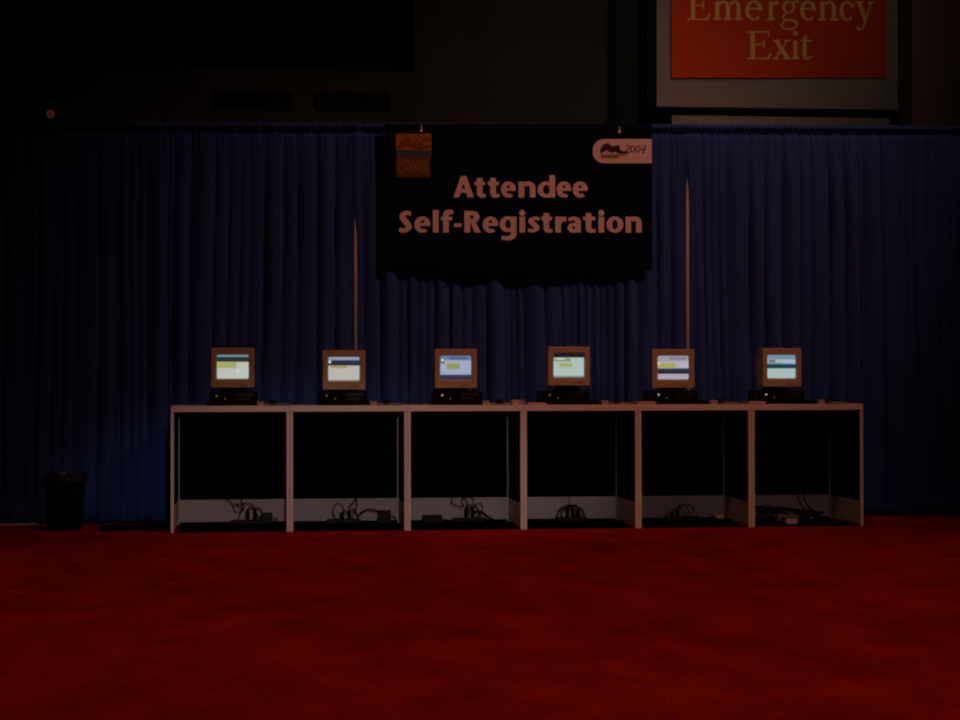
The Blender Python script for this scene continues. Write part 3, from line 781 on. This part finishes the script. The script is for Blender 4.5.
# bay 3
cable([(2.45, .71, .27), (2.44, .71, .19), (2.50, .70, .165), (2.55, .70, .165), (2.53, .70, .20), (2.545, .70, .235), (2.575, .70, .21), (2.585, .70, .15), (2.60, .69, .08), (2.58, .66, .015)], .007, 'thin tangled cable left of the plugs under third counter')
cable([(2.60, .72, .28), (2.635, .70, .22), (2.63, .70, .18), (2.60, .70, .13), (2.655, .70, .17), (2.69, .70, .19), (2.715, .70, .165), (2.71, .70, .12), (2.66, .69, .06), (2.62, .66, .012)], .007, 'thin looping cable right of the plugs under third counter')
cable([(2.63, .68, .10), (2.67, .68, .115), (2.72, .68, .10), (2.80, .68, .045), (2.86, .66, .010), (2.95, .62, .009)], .012, 'thick drooping black cable running right under third counter')
strip(2.60, .70, .02, [(-.03, .09), (.03, .07)], 'black power strip amid the cable tangle under third counter', .30)
brick(2.26, .60, .1, (.17, .10, .075), 'flat black power adapter alone at left under third counter')
# bay 4
cable([(3.36, .66, .012), (3.39, .68, .08), (3.42, .69, .13), (3.49, .70, .16), (3.57, .70, .145), (3.62, .70, .09), (3.61, .69, .035), (3.53, .68, .02), (3.44, .68, .05), (3.43, .68, .11), (3.50, .69, .135), (3.58, .69, .10), (3.60, .66, .012)], .0095, 'coiled black cable standing in loops under the fourth counter')
cable([(3.50, .72, .28), (3.505, .71, .21), (3.50, .70, .165), (3.53, .70, .13)], .007, 'short hanging cable above the coil under the fourth counter')
strip(3.52, .66, 0, [(-.04, .075), (.005, .085), (.05, .06)], 'black power strip inside the coil under the fourth counter', .26)
# bay 5
cable([(4.42, .64, .010), (4.49, .68, .035), (4.50, .70, .10), (4.51, .70, .145), (4.56, .70, .155), (4.61, .70, .145), (4.635, .70, .11), (4.60, .69, .06), (4.57, .66, .012)], .009, 'squarish black cable loop under the counter second from right')
strip(4.52, .66, .03, [(-.09, .03), (-.04, .05)], 'black power strip below the squarish loop, second counter from right', .30)
pd = thing('desk_puck', 'small pale domed gadget on the carpet under the counter second from right', 'gadget', (4.868, .66, FZ))
MB().cyl((0, 0, 0), (0, 0, .012), .052, .05, 20).build('base', M['greyp'], pd)
MB().loft([[(.048*s_*math.cos(a), .05*s_*math.sin(a), z) for a in [2*PI*q/20 for q in range(20)]] for s_, z in ((1, .0125), (.97, .03), (.8, .048), (.4, .058))]).build('dome', M['pink'], pd, True)
# bay 6
cable([(5.07, .40, .16), (5.16, .55, .14), (5.30, .66, .125), (5.48, .70, .115), (5.66, .70, .09), (5.84, .66, .07)], .016, 'thick black cable stretched high across under the rightmost counter')
cable([(5.10, .60, .012), (5.20, .66, .05), (5.33, .68, .10), (5.45, .67, .08), (5.60, .64, .02), (5.76, .62, .015), (5.88, .55, .013)], .014, 'thick black cable sagging to the carpet under the rightmost counter')
cable([(5.64, .68, .28), (5.66, .68, .20), (5.70, .68, .13), (5.78, .66, .07), (5.83, .60, .02), (5.90, .5, .012)], .012, 'black cable hanging near the right side under the rightmost counter')
strip(5.34, .68, .06, [(-.10, .06), (-.04, .075), (.06, .05)], 'black power strip behind the grey box under the rightmost counter')
brick(5.66, .62, -.1, (.13, .10, .09), 'black power adapter in the cables under the rightmost counter')
gb = thing('network_hub', 'flat grey box on the carpet under the rightmost counter', 'box', (5.44, .50, FZ), .15)
MB().span((-.10, -.06, 0), (.10, .06, .052), .006).build('case', M['grey'], gb)
MB().span((-.08, -.064, .016), (.06, -.0605, .034)).build('port_row', M['blackd'], gb)
pb = thing('pale_box', 'small pale box on the carpet at the rightmost counter front', 'box', (5.385, .10, FZ), .05)
MB().span((-.048, 0, 0), (.048, .07, .036), .004).build('case', M['pink'], pb)
MB().span((-.046, .002, .0365), (.046, .068, .046), .004).build('lid', M['pink'], pb)
cp = thing('plug_cap', 'tiny pale plug on the carpet right of the pale box', 'plug', (5.662, .46, FZ))
MB().cyl((0, 0, 0), (0, 0, .018), .014).build('body', M['greyp'], cp); MB().ball((0, 0, .024), (.022, .022, .016)).build('tip', M['pink'], cp, True)

# ------------------------------------------------------------------ trash bin, folded cloth
tb = thing('trash_bin', 'tall black trash bin standing by the drape left of the counters', 'bin', (-.93, .52, 0))
def sq(w_, z, r=.035): return [(p[0], p[2], z) for p in rrect(w_, w_, r, 0, 5)]
MB().loft([sq(.272, 0), sq(.275, .01), sq(.325, .455), sq(.337, .458), sq(.337, .472), sq(.312, .472), sq(.30, .40), sq(.262, .012)]).build('body', M['blackd'], tb)
lb = MB(); n_ = 48; rg = []
for wf, z in ((.309, .36), (.309, .474), (.345, .480), (.350, .43), (.346, .405)):
    ring = []
    for q, p in enumerate(sq(wf, z, .04)): ring.append((p[0]+.004*math.sin(q*5.1), p[1]+.004*math.cos(q*4.3), z+.006*math.sin(q*2.7)))
    rg.append(ring)
lb.loft(rg, False).build('bag_liner', M['bag'], tb, True, .002)
pp = MB().ball((-.015, -.10, .478), (.07, .06, .05), 9, 6)
for v in pp.bm.verts: v.co += Vector((random.uniform(-.006, .006), random.uniform(-.006, .006), random.uniform(-.006, .006)))
tag(pp.build('crumpled_paper', M['grey']), 'small crumpled grey paper showing over the trash bin rim', 'paper').location = (-.93, .52, 0)
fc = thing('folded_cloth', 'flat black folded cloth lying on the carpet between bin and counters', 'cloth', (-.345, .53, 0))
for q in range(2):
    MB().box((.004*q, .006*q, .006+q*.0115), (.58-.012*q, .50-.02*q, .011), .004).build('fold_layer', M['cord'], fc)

# ------------------------------------------------------------------ light
def spot(name, loc, tgt, col, power, angle, blend, size):
    l = bpy.data.lights.new(name, 'SPOT'); l.color = col; l.energy = power; l.spot_size = math.radians(angle); l.spot_blend = blend; l.shadow_soft_size = size
    o = bpy.data.objects.new(name, l); COL.objects.link(o); o.location = loc
    o.rotation_euler = (Vector(tgt)-Vector(loc)).to_track_quat('-Z', 'Y').to_euler(); return o
spot('hall_lamp_warm', (8.6, -7.0, 10.6), (4.05, 1.0, 3.55), (1., .31, .20), 1640, 41, 1., .35)
wl = spot('counter_fill_white', (1.2, -14., 2.0), (1.45, 0, .33), (1., .72, .68), 520, 22, .7, .15)  # added unseen spot that whitens the left counters and kick boards
wl.scale = (1, .42, 1)                              # beam squashed wide and low to keep it off the drape
w2 = spot('counter_fill_right', (4., -14., 2.0), (4.5, 0, -.1), (1., .62, .66), 150, 25, 1., .15)  # second added spot, lifts the dim kick boards on the right
w2.scale = (1, .4, 1)
spot('carpet_fill', (2.6, -8.0, 10.5), (2.6, -6.0, 0), (1., .40, .2), 640, 84, .8, .4)  # added overhead spot that brightens the foreground carpet
spot('sign_fill', (4.4, -6., 6.0), (5.4, 4., 5.3), (1., .60, .40), 300, 36, 1., .2)  # added off-frame spot for sign and bulkhead, strongest at their left
w = bpy.data.worlds.new('hall_air'); sc.world = w; w.use_nodes = True
w.node_tree.nodes['Background'].inputs['Color'].default_value = (.6, .35, .35, 1)
w.node_tree.nodes['Background'].inputs['Strength'].default_value = .002
al = bpy.data.lights.new('overhead_fill', 'AREA'); al.shape = 'RECTANGLE'; al.size = 16; al.size_y = 10; al.energy = 18; al.color = (1., .45, .35)  # added broad fill for soft light from above
ao = bpy.data.objects.new('overhead_fill', al); COL.objects.link(ao); ao.location = (4, -10, 10.8)

# ------------------------------------------------------------------ camera
f, cx, cz, D, yaw, pit, rol = 1900.0, .8933, 1.2678, 16.2, .1064, .0116, -.0018
X = Vector((math.cos(yaw), -math.sin(yaw), 0)); F0 = Vector((math.sin(yaw), math.cos(yaw), 0)); Z = Vector((0, 0, 1))
F = F0*math.cos(pit)+Z*math.sin(pit); U = -F0*math.sin(pit)+Z*math.cos(pit)
R = X*math.cos(rol)+U*math.sin(rol); UP = U*math.cos(rol)-X*math.sin(rol)
cam = bpy.data.cameras.new('camera'); cam.sensor_fit = 'HORIZONTAL'; cam.sensor_width = 36; cam.lens = f*36/960; cam.clip_end = 200
co = bpy.data.objects.new('camera', cam); COL.objects.link(co)
mw = Matrix(((R.x, UP.x, -F.x, cx), (R.y, UP.y, -F.y, -D), (R.z, UP.z, -F.z, cz), (0, 0, 0, 1)))
co.matrix_world = mw
cam.dof.use_dof = True; cam.dof.focus_distance = 5.0; cam.dof.aperture_fstop = 12      # the photograph is a little out of focus
sc.camera = co
sc.view_settings.view_transform = 'Standard'; sc.view_settings.look = 'None'
sc.view_settings.exposure = 0; sc.view_settings.gamma = 1; sc.view_settings.use_curve_mapping = False
